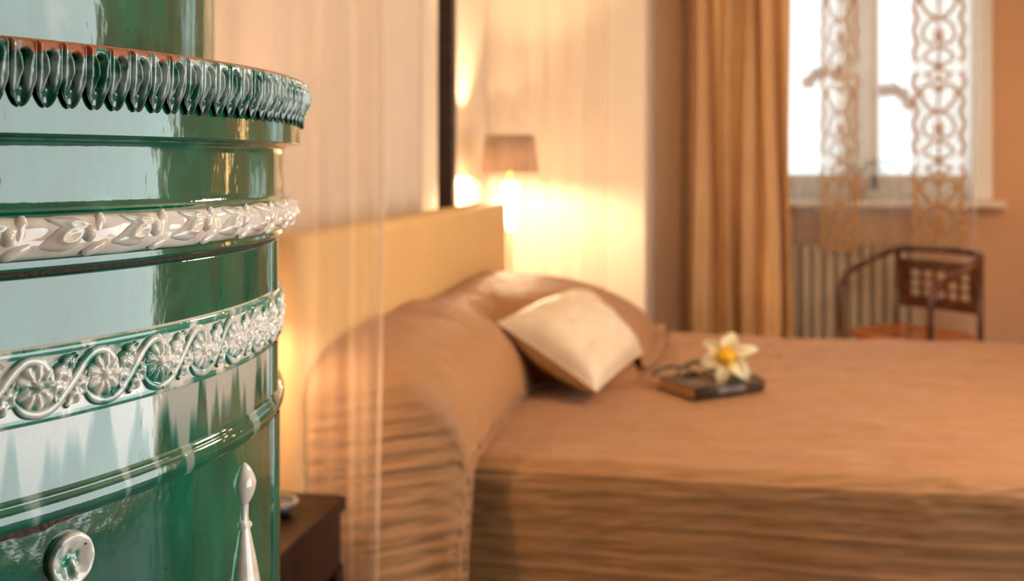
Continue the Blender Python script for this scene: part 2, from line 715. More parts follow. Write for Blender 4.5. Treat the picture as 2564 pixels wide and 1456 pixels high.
fr_y0, fr_y1 = YB + 0.14, YB + 0.20
v, f = join_data(*[box_data(a - WC.x, b - WC.x, fr_y0 - WC.y, fr_y1 - WC.y, c - WC.z, d - WC.z) for a, b, c, d in (
    (wx0, wx0 + 0.05, wz0, wz1), (wx1 - 0.05, wx1, wz0, wz1), (wx0, wx1, wz0, wz0 + 0.05), (wx0, wx1, wz1 - 0.05, wz1))])
mesh_obj('frame', v, f, M_PAINT, win, smooth=False)
mx = (wx0 + wx1) / 2
wbox('mullion', (mx - 0.045, mx + 0.045, fr_y0 - 0.02, fr_y1 + 0.01, wz0 + 0.05, wz1 - 0.05), M_PAINT, 0.008)
for k, (a, b) in enumerate(((wx0 + 0.05, mx - 0.045), (mx + 0.045, wx1 - 0.05))):
    v, f = join_data(*[box_data(p - WC.x, q - WC.x, fr_y0 + 0.005 - WC.y, fr_y1 - 0.005 - WC.y, c - WC.z, d - WC.z) for p, q, c, d in (
        (a, a + 0.045, wz0 + 0.05, wz1 - 0.05), (b - 0.045, b, wz0 + 0.05, wz1 - 0.05), (a, b, wz0 + 0.05, wz0 + 0.13), (a, b, wz1 - 0.10, wz1 - 0.05))])
    cs = mesh_obj('casement', v, f, M_CREAMPAINT, win, smooth=False)
    v, f = box_data(a + 0.04 - WC.x, b - 0.04 - WC.x, YB + 0.168 - WC.y, YB + 0.172 - WC.y, wz0 + 0.125 - WC.z, wz1 - 0.095 - WC.z)
    mesh_obj('pane', v, f, M_GLASS, cs, smooth=False)
wbox('casing', (wx1 - 0.10, wx1, YB - 0.03, YB + 0.14, wz0, wz1), M_PAINT, 0.006)
wbox('casing', (wx0, wx0 + 0.10, YB - 0.03, YB + 0.14, wz0, wz1), M_PAINT, 0.006)
wbox('sill', (wx0 - 0.05, wx1 + 0.04, YB - 0.15, YB + 0.14, wz0 - 0.035, wz0), M_CREAMPAINT, 0.008)

# glazed doors in the right wall
fwin = struct(empty('window_2', (XR + 0.12, (fy0 + fy1) / 2, fz0)))
fc = Vector(fwin.location)
cuts = [fy0, fy1]
npan = 1
v, f = join_data(box_data(-0.03, 0.03, fy0 - fc.y, fy1 - fc.y, 0, 0.04), box_data(-0.03, 0.03, fy0 - fc.y, fy1 - fc.y, fz1 - fz0 - 0.04, fz1 - fz0),
                 box_data(-0.03, 0.03, fy0 - fc.y, fy0 + 0.03 - fc.y, 0, fz1 - fz0), box_data(-0.03, 0.03, fy1 - 0.03 - fc.y, fy1 - fc.y, 0, fz1 - fz0))
mesh_obj('frame', v, f, M_PAINT, fwin, smooth=False)
for k in range(npan):
    y0 = cuts[k] - fc.y
    pw = cuts[k + 1] - cuts[k]
    if k:
        box('mullion', (-0.02, 0.02, y0 - 0.018, y0 + 0.018, 0.04, fz1 - fz0 - 0.04), M_PAINT, fwin)
    v, f = box_data(-0.002, 0.002, y0 + 0.01, y0 + pw - 0.01, 0.03, fz1 - fz0 - 0.03)
    mesh_obj('pane', v, f, M_GLASS, fwin, smooth=False)

def catmull_prof(pts, n):
    return [(p.x, p.y) for p in catmull([Vector((r, z, 0)) for r, z in pts], n)]


# ------------------------------------------------------------------ tiled stove
stove = empty('tiled_stove', (ST[0], ST[1], 0.0),
              'round green glazed tile stove with white relief bands and toothed rim', 'stove')


def ring(name, prof, mat, sharp=True, n=360, parent=None):
    v, f = lathe_data(sharp_profile(prof) if sharp else prof, n)
    return mesh_obj(name, v, f, mat, parent or stove)


def arc_pts(cx, cz, r, a0, a1, n, rx=None):
    rx = rx or r
    return [(cx + rx * cos(a0 + (a1 - a0) * i / n), cz + r * sin(a0 + (a1 - a0) * i / n)) for i in range(n + 1)]


ring('base', [(0.0, 0.0), (0.385, 0.0), (0.385, 0.10), (0.37, 0.12), (0.356, 0.12)], M_IRON)
ring('lower_drum', [(0.3562, 0.12), (0.3562, 1.0735)], M_GREEN, False)
# roll moulding
prof = [(0.352, 1.0700), (0.3575, 1.0700)] + arc_pts(0.3564, 1.0765, 0.0063, -1.35, 1.35, 12, 0.0030) + [(0.3568, 1.0832), (0.3568, 1.0856), (0.352, 1.0870)]
ring('roll_moulding', prof, M_DRIP, False)
ring('drip_band', [(0.3548, 1.0840), (0.3548, 1.1235)], M_DRIP, False)
prof = [(0.3545, 1.1205), (0.3562, 1.1210), (0.3566, 1.1235), (0.3559, 1.1250), (0.3559, 1.1535), (0.3566, 1.1548), (0.3569, 1.1568), (0.3560, 1.1590), (0.3545, 1.1596)]
ring('frieze_band', prof, M_FRIEZE, False)
ring('middle_drum', [(0.3548, 1.157), (0.3548, 1.1930), (0.3548, 1.1930), (0.3545, 1.1938), (0.3538, 1.1943), (0.3500, 1.1943)], M_GREEN, False)
ring('mortar_joint', [(0.3470, 1.190), (0.3535, 1.1938), (0.3538, 1.1965), (0.3530, 1.1990), (0.3470, 1.2000)], M_MORTAR, False)
ring('cove', [(0.3500, 1.1972), (0.3578, 1.1972), (0.3590, 1.1980), (0.3592, 1.1998), (0.3585, 1.2012), (0.3588, 1.2030), (0.3605, 1.2048), (0.3560, 1.2060)], M_GREEN, False)
prof = [(0.3580, 1.2032), (0.3612, 1.2032), (0.3640, 1.2050), (0.3660, 1.2085), (0.3670, 1.2130), (0.3668, 1.2175), (0.3652, 1.2215), (0.3628, 1.2240), (0.3590, 1.2250)]
v, f = lathe_data(catmull_prof(prof, 28), 720)
v = [(x * k, y * k, z + 0.0006 * nz(atan2(y, x) * 14, z * 60, 2.2)) for x, y, z in v for k in (1 + 0.0038 * nz(atan2(y, x) * 30, z * 150, 6.1),)]
mesh_obj('garland_band', v, f, M_WHITE, stove)
ring('concave_band', [(0.3630, 1.2236), (0.3622, 1.2252), (0.3605, 1.2262), (0.3594, 1.2285), (0.3590, 1.2330), (0.3589, 1.2440), (0.3590, 1.2560), (0.3594, 1.2602), (0.3605, 1.2622), (0.3640, 1.2634), (0.3700, 1.2638)], M_GREEN, False)
ring('fascia', [(0.3600, 1.2634), (0.3704, 1.2635), (0.3710, 1.2639), (0.3712, 1.2646), (0.3712, 1.2646), (0.3712, 1.2880)], M_GREEN, False)
ring('crown_ring', [(0.3660, 1.2760), (0.3706, 1.2790), (0.3706, 1.3050), (0.3745, 1.3086), (0.3745, 1.3096), (0.3600, 1.3096), (0.3070, 1.3086)], M_CLAY)
ring('crown_core', [(0.3700, 1.2800), (0.3708, 1.2810), (0.3708, 1.3030), (0.3730, 1.3075)], M_GREEN, False)
ring('neck', [(0.3078, 1.3060), (0.3078, 2.20), (0.3180, 2.21), (0.3230, 2.235), (0.3180, 2.26), (0.2900, 2.285), (0.0, 2.30)], M_GREEN, False)


def cyl(s, t, d, r0, z0):
    a = s / r0
    return ((r0 + d) * cos(a), (r0 + d) * sin(a), z0 + t)


# --- rim teeth
R_T = 0.3752
TW = R_T * radians(2.0)
TZ, TH = 1.3090, 0.0322


def tooth_pt(i, j):
    u = (i - 0.5)                      # -.5 .. .5
    v = j
    if v < 0.50:
        hw = 0.5
    else:
        q = (v - 0.50) / 0.50
        hw = 0.5 * max(0.0, 1 - q ** 2.1) ** 0.62
    s = u * 2 * hw * TW * 0.5 * 2
    su = u                              # normalised across
    au = abs(su)
    d = 0.0004 + 0.0014 * sstep(0.0, 0.08, v) * (1 - 0.2 * v)
    # raised wavy lips on both sides of the slit
    lip = 0.20 + 0.05 * sin(9 * v + 0.5)
    d += 0.0024 * exp(-((au - lip) / 0.085) ** 2) * sstep(0.10, 0.28, v) * (1 - sstep(0.60, 0.80, v))
    d += 0.0010 * exp(-((au - 0.40) / 0.045) ** 2) * (1 - sstep(0.55, 0.75, v))
    d -= 0.0022 * exp(-((au - 0.5) / 0.045) ** 2)
    # drilled eye and slit
    d -= 0.0050 * exp(-((su / 0.15) ** 2 + ((v - 0.20) / 0.06) ** 2) ** 2)
    d -= 0.0034 * exp(-(su / 0.06) ** 2) * sstep(0.2, 0.28, v) * (1 - sstep(0.62, 0.72, v))
    # spoon-shaped tongue
    sp = sstep(0.44, 0.60, v) * (1 - sstep(0.92, 1.0, v))
    d -= 0.0024 * sp * max(0.0, 1 - (au / 0.42) ** 2)
    d -= 0.0034 * sstep(0.50, 1.0, v)
    d = max(d, -0.0036)
    if i in (0.0, 1.0) or j in (0.0, 1.0):
        d = -0.0015
    return cyl(s, -v * TH, d, R_T, TZ)


v, f = grid_data(28, 36, tooth_pt)
tooth0 = mesh_obj('rim_tooth', v, f, M_RIM, stove)
A0 = radians(-27.05)
tooth0.rotation_euler = (0, 0, A0)
for k in range(1, 180):
    inst(tooth0, stove, A0 + radians(2.0) * k + radians(random.uniform(-0.12, 0.12)))

# --- garland band: leaf, bead and tie repeated
R_E, Z_E = 0.3655, 1.2140


def ellipsoid_relief(cs, ct, ls, lt, h, rot, r0, z0, extra=None, nr=8, na=24):
    V, F = [], []
    ca, sa = cos(rot), sin(rot)
    for i in range(nr + 1):
        q = i / nr
        for k in range(na):
            w = 2 * pi * k / na
            x, y = q * cos(w), q * sin(w)
            d = h * sqrt(max(0.0, 1 - q * q)) - 0.0006 * q
            xx, yy = x * ls, y * lt
            if extra:
                xx, yy, d = extra(x, y, xx, yy, d)
            V.append(cyl(cs + xx * ca - yy * sa, ct + xx * sa + yy * ca, d, r0, z0))
    for i in range(nr):
        for k in range(na):
            l = (k + 1) % na
            F.append((i * na + k, (i + 1) * na + k, (i + 1) * na + l, i * na + l))
    return V, F


def leaf_ex(x, y, xx, yy, d):
    # drop that is fat on the right, with a hooked crease
    taper = 0.45 + 0.55 * sstep(-1, 0.5, x)
    d += 0.0012 * exp(-(((x - 0.35) ** 2 + (y - 0.1) ** 2) ** 0.5 - 0.42) ** 2 / 0.02) - 0.0010 * exp(-((x - 0.35) ** 2 + (y - 0.15) ** 2) / 0.03)
    return xx, yy * taper + 0.0012 * x * x, d * (0.5 + 0.5 * taper)


egg_leaf = mesh_obj('garland_leaf', *ellipsoid_relief(-0.0130, -0.0018, 0.0150, 0.0072, 0.0046, radians(15), R_E, Z_E, leaf_ex, 12, 36), M_WHITE, stove)
egg_leaf2 = mesh_obj('garland_leaf', *ellipsoid_relief(-0.0080, 0.0056, 0.0120, 0.0042, 0.0030, radians(-10), R_E, Z_E, leaf_ex, 8, 28), M_WHITE, stove)
egg_leaf3 = mesh_obj('garland_leaf', *ellipsoid_relief(0.0085, -0.0058, 0.0095, 0.0036, 0.0026, radians(24), R_E, Z_E, None, 8, 28), M_WHITE, stove)
egg_bead = mesh_obj('garland_bead', *ellipsoid_relief(0.0025, 0.0008, 0.0046, 0.0050, 0.0050, 0, R_E, Z_E), M_WHITE, stove)
egg_tie = mesh_obj('garland_tie', *ellipsoid_relief(0.0090, 0.0016, 0.0042, 0.0096, 0.0019, radians(-14), R_E, Z_E, None, 8, 24), M_WHITE, stove)
STEP_E = 2 * pi / 54
A_E = radians(-28.0)
for k in range(54):
    for src in (egg_leaf, egg_leaf2, egg_leaf3, egg_bead, egg_tie):
        if k == 0:
            src.rotation_euler = (0, 0, A_E)
        else:
            inst(src, stove, A_E + STEP_E * k)

# --- scroll frieze
R_F, Z_F = 0.3562, 1.1395
ARC = 2 * pi / 58
LU = R_F * ARC


def fr(x, y):
    """frieze drawing coordinates -> (s, t)"""
    s = (x - 280) / 525.0 * LU
    t = -(y - 820 + 0.247 * (x - 280)) / 15100.0
    return Vector((s, t, 0))


def sweep_relief(path, wfn, hfn, r0, z0, n=40, m=8, ridge=None):
    pts = catmull([fr(*p) for p in path], n)
    V, F = [], []
    for i, p in enumerate(pts):
        tg = (pts[min(i + 1, n)] - pts[max(i - 1, 0)]).normalized()
        nr = Vector((-tg.y, tg.x, 0))
        q = i / n
        w, h = wfn(q), hfn(q)
        for k in range(m + 1):
            c = -1 + 2 * k / m
            d = h * sqrt(max(0, 1 - c * c)) - 0.0006 * (abs(c) ** 4)
            if ridge:
                d += ridge(q, c)
            o = p + nr * (w * c)
            V.append(cyl(o.x, o.y, d, r0, z0))
    for i in range(n):
        for k in range(m):
            a = i * (m + 1) + k
            F.append((a, a + 1, a + m + 2, a + m + 1))
    return V, F


def rosette_data():
    V, F = [], []
    nr, na = 12, 64
    for i in range(nr + 1):
        q = i / nr
        for k in range(na):
            w = 2 * pi * k / na
            edge = 1 + 0.05 * abs(cos(4.5 * w))
            R = 0.0112 * edge * q
            d = 0.0030 * sqrt(max(0, 1 - q ** 3))
            d += 0.0009 * cos(9 * w) * sstep(0.2, 0.5, q) * (1 - sstep(0.85, 1, q))
            d += 0.0016 * exp(-(q / 0.2) ** 2) - 0.0010 * exp(-((q - 0.3) / 0.08) ** 2)
            d -= 0.0008 * sstep(0.97, 1, q)
            V.append(cyl(R * cos(w), 1.06 * R * sin(w), d, R_F, Z_F))
    for i in range(nr):
        for k in range(na):
            l = (k + 1) % na
            F.append((i * na + k, (i + 1) * na + k, (i + 1) * na + l, i * na + l))
    return V, F


rosette = mesh_obj('rosette', *rosette_data(), M_FRIEZE, stove)
scroll = mesh_obj('scroll_stem', *sweep_relief(
    [(120, 900), (150, 975), (215, 1020), (310, 1020), (410, 960), (490, 850), (570, 730), (650, 600), (740, 510), (830, 500), (895, 560), (925, 660), (915, 770), (880, 840)],
    lambda q: 0.0031 * (0.35 + 0.65 * sstep(0, 0.15, q)) * (1 - 0.65 * sstep(0.85, 1, q)),
    lambda q: 0.0022 * (0.4 + 0.6 * sstep(0, 0.15, q)) * (1 - 0.6 * sstep(0.85, 1, q)), R_F, Z_F, 60), M_FRIEZE, stove)


def lobes(q):
    return 0.72 + 0.42 * abs(sin(4.2 * pi * q + 0.4))


leaf_a = mesh_obj('acanthus_leaf', *sweep_relief(
    [(425, 930), (440, 830), (470, 720), (520, 620), (590, 545)],
    lambda q: 0.0064 * sin(pi * (0.08 + 0.86 * q)) * lobes(q), lambda q: 0.0034 * sin(pi * (0.1 + 0.85 * q)) ** 0.5, R_F, Z_F, 44, 10,
    lambda q, c: -0.0012 * exp(-(c / 0.2) ** 2) + 0.0006 * sin(8 * pi * q + 3 * abs(c))), M_FRIEZE, stove)
leaf_b = mesh_obj('acanthus_leaf', *sweep_relief(
    [(500, 960), (560, 880), (610, 800), (650, 720), (672, 650)],
    lambda q: 0.0052 * sin(pi * (0.08 + 0.86 * q)) * lobes(q + 0.1), lambda q: 0.0028 * sin(pi * (0.1 + 0.85 * q)) ** 0.5, R_F, Z_F, 44, 10,
    lambda q, c: -0.0010 * exp(-(c / 0.2) ** 2) + 0.0005 * sin(7 * pi * q + 3 * abs(c))), M_FRIEZE, stove)
A_F = radians(-24.55)
for k in range(58):
    for src in (rosette, scroll, leaf_a, leaf_b):
        if k == 0:
            src.rotation_euler = (0, 0, A_F)
        else:
            inst(src, stove, A_F + ARC * k)


# --- vertical edge strips at the tile ends
def edge_strip(z0, z1, r0):
    prof = [(-2.1, -0.001), (-2.0, 0.0010), (-1.6, 0.0018), (-0.9, 0.0018), (-0.7, 0.0008), (-0.3, 0.0008), (0.0, 0.0022), (0.7, 0.0026), (1.3, 0.0022), (1.6, 0.0010), (1.9, -0.001)]
    V, F = [], []
    for z in (z0, z0 + 0.0006, z1 - 0.0006, z1):
        for a, d in prof:
            w = radians(a)
            V.append(((r0 + d) * cos(w), (r0 + d) * sin(w), z))
    m = len(prof)
    for j in range(3):
        for k in range(m - 1):
            F.append((j * m + k, j * m + k + 1, (j + 1) * m + k + 1, (j + 1) * m + k))
    o = mesh_obj('edge_strip', V, F, M_GREEN, stove)
    return o


for z0, z1, r0 in ((1.1590, 1.1938, 0.3548), (1.0862, 1.1210, 0.3548), (0.125, 1.0705, 0.3562)):
    for k in range(4):
        o = edge_strip(z0, z1, r0)
        o.rotation_euler = (0, 0, radians(15.2 + 90 * k))


# --- medallion and spindle appliques on the lower drum
def px_on(px, py, r):
    """angle/z of a point of the drum"""
    a = (px - 1282) / 2600.0
    vx, vy = -sin(YAW) + cos(YAW) * a, cos(YAW) + sin(YAW) * a
    A = vx * vx + vy * vy
    B = vx * ST[0] + vy * ST[1]
    t = (B - sqrt(B * B - A * (ST[0] ** 2 + ST[1] ** 2 - r * r))) / A
    return atan2(t * vy - ST[1], t * vx - ST[0]), 1.25 - (py - 410) / 2600.0 * t


R_L = 0.3562
am, zm = px_on(172, 1400, R_L)


def medal_data():
    V, F = [], []
    nr, na = 20, 96
    for i in range(nr + 1):
        q = i / nr
        for k in range(na):
            w = 2 * pi * k / na
            x, y = 0.0130 * q * cos(w), 0.0142 * q * sin(w)
            d = 0.0012 + 0.0036 * sstep(0.15, 0.86, q) * (1 - 0.5 * sstep(0.88, 1.0, q))
            d += 0.0034 * exp(-((x / 0.0024) ** 2 + ((y + 0.004) / 0.0040) ** 2))
            d += 0.00015 * cos(9 * w) * sstep(0.75, 0.95, q)
            d += 0.0004 * cos(5 * w) * sstep(0.1, 0.4, q) * (1 - sstep(0.6, 0.8, q))
            if q > 0.97:
                d = -0.001
            V.append(cyl(x, y, d, R_L, zm))
    for i in range(nr):
        for k in range(na):
            l = (k + 1) % na
            F.append((i * na + k, (i + 1) * na + k, (i + 1) * na + l, i * na + l))
    return V, F


M_APPL = make_frieze(0.3566, 0.3590)
md = mesh_obj('medallion', *medal_data(), M_APPL, stove)
md.rotation_euler = (0, 0, am)
a_s, z_b = px_on(612, 1215, R_L)
_, z_k = px_on(612, 1312, R_L)


def lathe_relief(prof, name, sq=0.75, na=14):
    """half-turned spindle standing on the drum; prof = (t, half width)"""
    V, F = [], []
    for t, w in prof:
        for k in range(na + 1):
            g = pi * k / na
            V.append(cyl(-w * cos(g), t, w * sq * sin(g) - 0.0003, R_L, z_k))
    for i in range(len(prof) - 1):
        for k in range(na):
            a = i * (na + 1) + k
            F.append((a, a + 1, a + na + 2, a + na + 1))
    o = mesh_obj(name, V, F, M_WHITE, stove)
    o.rotation_euler = (0, 0, a_s)
    return o


bt = z_b - z_k
bud = [(bt + 0.0145 * (1 - 2 * i / 22), 0.0092 * max(0.02, sin(pi * i / 22)) ** 0.62 * (1.08 - 0.3 * abs(i / 22 - 0.45))) for i in range(23)]
lathe_relief(bud, 'spindle_bud')
for sgn in (-1, 1):
    o = mesh_obj('spindle_bead', *ellipsoid_relief(sgn * 0.0040, -0.001 - 0.001 * sgn, 0.0030, 0.0034, 0.0036, 0, R_L, z_k), M_WHITE, stove)
    o.rotation_euler = (0, 0, a_s)
lathe_relief([(0.013, 0.0038), (0.006, 0.0036), (0.002, 0.0040), (-0.004, 0.0050), (-0.012, 0.0070), (-0.022, 0.0096), (-0.034, 0.0122), (-0.044, 0.0140), (-0.050, 0.0142), (-0.054, 0.0120), (-0.056, 0.003)], 'spindle_skirt')
for q in (-0.55, 0.0, 0.55):
    V, F = grid_data(20, 4, lambda u, w: cyl((0.0036 + 0.0100 * u) * q + (w - 0.5) * 0.0022, -0.002 - 0.046 * u,
                                             (0.0036 + 0.0100 * u) * 0.75 * sqrt(1 - q * q) + 0.0007 * sin(pi * w) - 0.0002, R_L, z_k))
    o = mesh_obj('spindle_rib', V, F, M_WHITE, stove)
    o.rotation_euler = (0, 0, a_s)
# long worn patch of bare clay under the roll
ap, zp = px_on(60, 1335, 0.3575)
V, F = grid_data(24, 5, lambda u, w: cyl((u - 0.5) * 0.062, (w - 0.5) * (0.0052 + 0.0030 * nz(u * 7, 3.1)) * (0.15 + sin(pi * u)) - 0.0005 + 0.008 * (u - 0.5) * 0.0, 0.0004 - (0.003 if u in (0, 1) else 0), 0.3578, 1.0716))
o = mesh_obj('chipped_patch', V, F, M_MORTAR, stove)
o.rotation_euler = (0, 0, ap)

# ------------------------------------------------------------------ bed
HBX = -0.826
bed = empty('bed', (0.2, 3.15, 0.0), 'double bed with tall tan upholstered headboard against the left wall', 'bed')
BO = Vector(bed.location)


def bbox(name, b, mat, bevel, seg=3):
    return box(name, (b[0] - BO.x, b[1] - BO.x, b[2] - BO.y, b[3] - BO.y, b[4], b[5]), mat, bed, bevel, seg)


bbox('headboard', (HBX - 0.10, HBX, 2.0, 4.15, 0.12, 1.10), M_LEATHER, 0.028, 5)
bbox('base', (HBX, 1.13, 2.34, 3.98, 0.12, 0.34), M_DARKWOOD, 0.01)
bbox('mattress', (HBX + 0.002, 1.14, 2.32, 4.0, 0.34, 0.56), M_BACKDRAPE, 0.04)
for x in (-0.70, 1.02):
    for y in (2.45, 3.87):
        bbox('leg', (x - 0.03, x + 0.03, y - 0.03, y + 0.03, 0.0, 0.12), M_DARKWOOD, 0.004)


def dome(a, p):
    return max(0.0, 1 - abs(a) ** p)


def pillows(x, y):
    n = 0.250 * sqrt(dome((x + 0.79) / 0.27, 2.6) * dome((y - 2.48) / 0.57, 4.0))
    fp = 0.235 * sqrt(dome((x + 0.72) / 0.50, 2.4) * dome((y - 3.52) / 0.52, 3.0))
    bo = 0.236 * sqrt(dome((x + 0.80) / 0.20, 2.4) * dome((y - 3.05) / 0.96, 6.0))
    hi, lo = max(n, fp, bo), sorted((n, fp, bo))[1]
    k = 0.03
    return hi + k * exp(-(hi - lo) / k) * 0.30 * min(1, (n + fp) * 8)


def bed_top(x, y):
    z = 0.600 + 0.010 * nz(x * 2.1, y * 2.1, 1.3) + 0.005 * nz(x * 6, y * 6, 4.0)
    return z


PITCH = 0.034


def tuck(arc, x, amt=1.0):
    """pin-tucked rows running along the bed"""
    ph = arc + 0.006 * nz(x * 2.2, arc * 6, 7.7)
    q = (ph / PITCH) % 1.0
    ridge = exp(-((q - 0.5) / 0.11) ** 2)
    row = math.floor(ph / PITCH)
    k = 0.6 + 0.9 * nz(x * 1.7, row * 2.3, 0.4)
    body = nz(x * 10 + row * 3.7 + q * 1.2, q * 1.3, row * 1.9) * (1 - ridge)
    pucker = nz(x * 24 + row * 11.3 + q * 2.0, q, 9.1) * (1 - ridge)
    return amt * (0.0062 * ridge * max(0.5, k) + 0.0050 * body + 0.0040 * pucker)


spread = empty('bedspread', (0.2, 3.15, 0.0), 'copper brown pin-tucked bedspread covering the bed down to the floor', 'bedspread')
NEAR, FAR, RND = 2.235, 4.075, 0.055


def spread_pt(u, v):
    x = -0.80 + 1.98 * u
    # profile: far hem -> top -> near hem, by arc length
    drop = 0.56
    l_round = RND * pi / 2
    wtop = FAR - NEAR - 2 * RND
    total = 2 * drop + 2 * l_round + wtop
    s = v * total
    zt = bed_top(x, 0)
    if s < drop:
        y, z = FAR, 0.02 + s
        ny, nzv = 1.0, 0.0
        y += 0.03 * (1 - s / drop)
    elif s < drop + l_round:
        a = (s - drop) / RND
        y, z = FAR - RND + RND * cos(a), 0.58 - RND + 0.02 + RND * sin(a)
        ny, nzv = cos(a), sin(a)
    elif s < drop + l_round + wtop:
        y = FAR - RND - (s - drop - l_round)
        z = 0.60
        ny, nzv = 0.0, 1.0
    elif s < drop + 2 * l_round + wtop:
        a = (s - drop - l_round - wtop) / RND
        y, z = NEAR + RND - RND * sin(a), 0.60 - RND + RND * cos(a)
        ny, nzv = -sin(a), cos(a)
    else:
        q = s - drop - 2 * l_round - wtop
        y, z = NEAR, 0.60 - RND - q
        ny, nzv = -1.0, 0.0
        y -= 0.10 * q + 0.018 * sin(x * 5.0 + 0.6) * (q / drop) + 0.010 * nz(x * 4, q * 3, 2.0)
    top = max(0.0, nzv)
    z += top * (bed_top(x, y) - 0.60)
    if nzv > 0.4 and x < -0.1:
        z += max(0.0, pillows(x, y) - 0.045) * top
    amt = 1.0 if y < NEAR + 0.05 else 0.55
    if z > 0.60 and y < NEAR + 0.25:
        amt = 0.55 + 0.45 * (1 - sstep(NEAR, NEAR + 0.25, y))
    d = tuck(s, x, amt)
    return (x - BO.x, y + ny * d - BO.y, max(0.012, z + nzv * d))


v, f = grid_data(280, 640, spread_pt)
mesh_obj('spread_sheet', v, f, M_SPREAD, spread)


# the end that is turned up over the pillows and hangs down beside the headboard
def flap_edge(y):
    return -0.512 + 0.335 * sstep(2.90, 3.32, y) + 0.008 * sin(y * 9)


def flap_pt(u, v):
    FN = 2.055 + 0.150 * u ** 1.3
    total_top = 4.09 - FN
    drop = 0.80
    s = v * (total_top + drop)
    if s < total_top:
        y = 4.09 - s
        xe = flap_edge(y)
        x = HBX + 0.006 + (xe - HBX - 0.006) * u
        z = bed_top(x, y) + pillows(x, y) + 0.012
        ny, nzv = 0.0, 1.0
        amt = 0.55
    else:
        q = s - total_top
        xe = flap_edge(FN) + 0.07 * (q / drop) - 0.03 * sin(pi * q / drop)
        x = HBX + 0.006 + (xe - HBX - 0.006) * u
        z_e = bed_top(x, FN) + pillows(x, FN) + 0.012
        r = 0.055
        if q < r * pi / 2:
            a = q / r
            y, z = FN - r * sin(a) * 0.7, z_e - r + r * cos(a)
            ny, nzv = -sin(a), cos(a)
        else:
            y = FN - r * 0.7
            z = z_e - r - (q - r * pi / 2) * (z_e - r - 0.02) / (drop - r * pi / 2)
            ny, nzv = -1.0, 0.0
        fold = sstep(0.05, 0.5, q)
        y += fold * (0.018 * sin(u * 9.0 + 0.8 + 0.6 * q) - 0.07 * u)
        amt = 0.45 + 0.55 * sstep(0.02, 0.25, q)
    d = tuck(s + 0.01 if s < total_top else 6.0 - z + 0.05 * x, x + 5, amt)
    # slanting drag lines where the cloth is pulled over the pillow
    d += 0.006 * nz(x * 9 + 2 * s, s * 3.5, 3.3) * sstep(0.9, 1.5, s)
    return (x - BO.x, y + ny * d - BO.y, max(0.010, z + nzv * d))


v, f = grid_data(80, 600, flap_pt)
fl = mesh_obj('pillow_flap', v, f, M_SPREAD, spread)
m = fl.modifiers.new('thickness', 'SOLIDIFY')
m.thickness = 0.006
m.offset = -1
# ------------------------------------------------------------------ cushion
def cushion():
    A = Vector((-0.600, 2.870, 0.800))   # left tip
    B = Vector((-0.310, 2.775, 0.640))   # bottom front
    Cc = Vector((-0.215, 3.190, 0.672))  # right
    D = Vector((-0.430, 3.360, 0.835))   # top
    ctr = (A + B + Cc + D) / 4
    nrm = ((B - A).cross(D - A)).normalized()
    if nrm.z < 0:
        nrm = -nrm
    base = Vector((ctr.x, ctr.y, 0.61))

    def surf(sgn):
        def fn(u, w):
            uu, ww = u * 2 - 1, w * 2 - 1
            # concave sides, pointed corners
            k = 0.035
            pu = uu * (1 - k * (1 - ww * ww) * abs(uu))
            pw_ = ww * (1 - k * (1 - uu * uu) * abs(ww))
            a, b = (pu + 1) / 2, (pw_ + 1) / 2
            p = A * (1 - a) * (1 - b) + B * a * (1 - b) + Cc * a * b + D * (1 - a) * b
            h = 0.094 * (max(0, 1 - uu ** 2) * max(0, 1 - ww ** 2)) ** 0.45
            h *= 1 + 0.12 * nz(u * 5, w * 5, 2.2)
            h += 0.004 * nz(u * 12 + 4, w * 12, sgn) * (1 - max(abs(uu), abs(ww)) ** 4)
            return p + nrm * (sgn * h + (0.0015 * sgn)) - base
        return fn
    d1 = grid_data(40, 40, surf(1))
    d2 = grid_data(40, 40, surf(-1))
    V, F = join_data(d1, (d2[0], [tuple(reversed(q)) for q in d2[1]]))
    o = empty('cushion', base, 'small champagne satin cushion leaning on the covered pillows', 'cushion')
    mesh_obj('cushion_cover', V, F, M_CUSHION, o)
    rim = []
    for i in range(160):
        q = i / 40
        e = int(q)
        w = q - e
        u, vv = [(w, 0), (1, w), (1 - w, 1), (0, 1 - w)][e]
        rim.append((surf(1)(u, vv) + surf(-1)(u, vv)) / 2)
    rim.append(rim[0])
    mesh_obj('piping', *tube_data(rim, 0.0035, 6, False), M_CUSHION, o)


cushion()

# ------------------------------------------------------------------ book and lily
ZB = 0.606
bk_o = Vector((-0.051, 2.86, ZB))
e1 = Vector((0.193, 0.161, 0)).normalized()
ang_b = atan2(e1.y, e1.x)
book = empty('book', bk_o, 'thick dark book lying flat on the bedspread under the lily', 'book', rz=ang_b)
BL, BW, BT = 0.245, 0.165, 0.036
# local x = along the spine, local y = away from spine
box('page_block', (0.003, BL - 0.003, 0.004, BW - 0.004, 0.004, BT - 0.004), M_PAGES, book)
box('front_cover', (0, BL, -0.001, BW, BT - 0.004, BT), M_COVER, book, 0.0012)
box('back_cover', (0, BL, -0.001, BW, 0.0, 0.004), M_SPINE, book, 0.0012)
V, F = grid_data(2, 8, lambda u, w: (u * BL, -0.001 - 0.007 * sin(pi * w), BT * w))
sp = mesh_obj('spine', V, F, M_SPINE, book)
sp.modifiers.new('thickness', 'SOLIDIFY').thickness = 0.002
V, F = grid_data(8, 4, lambda u, w: (0.075 + u * 0.10, -0.0016 - 0.007 * sin(pi * (0.3 + 0.4 * w)), BT * (0.3 + 0.4 * w)))
lab = mesh_obj('spine_title', V, F, M_SPINELABEL, sp)
lab.modifiers.new('thickness', 'SOLIDIFY').thickness = 0.0006

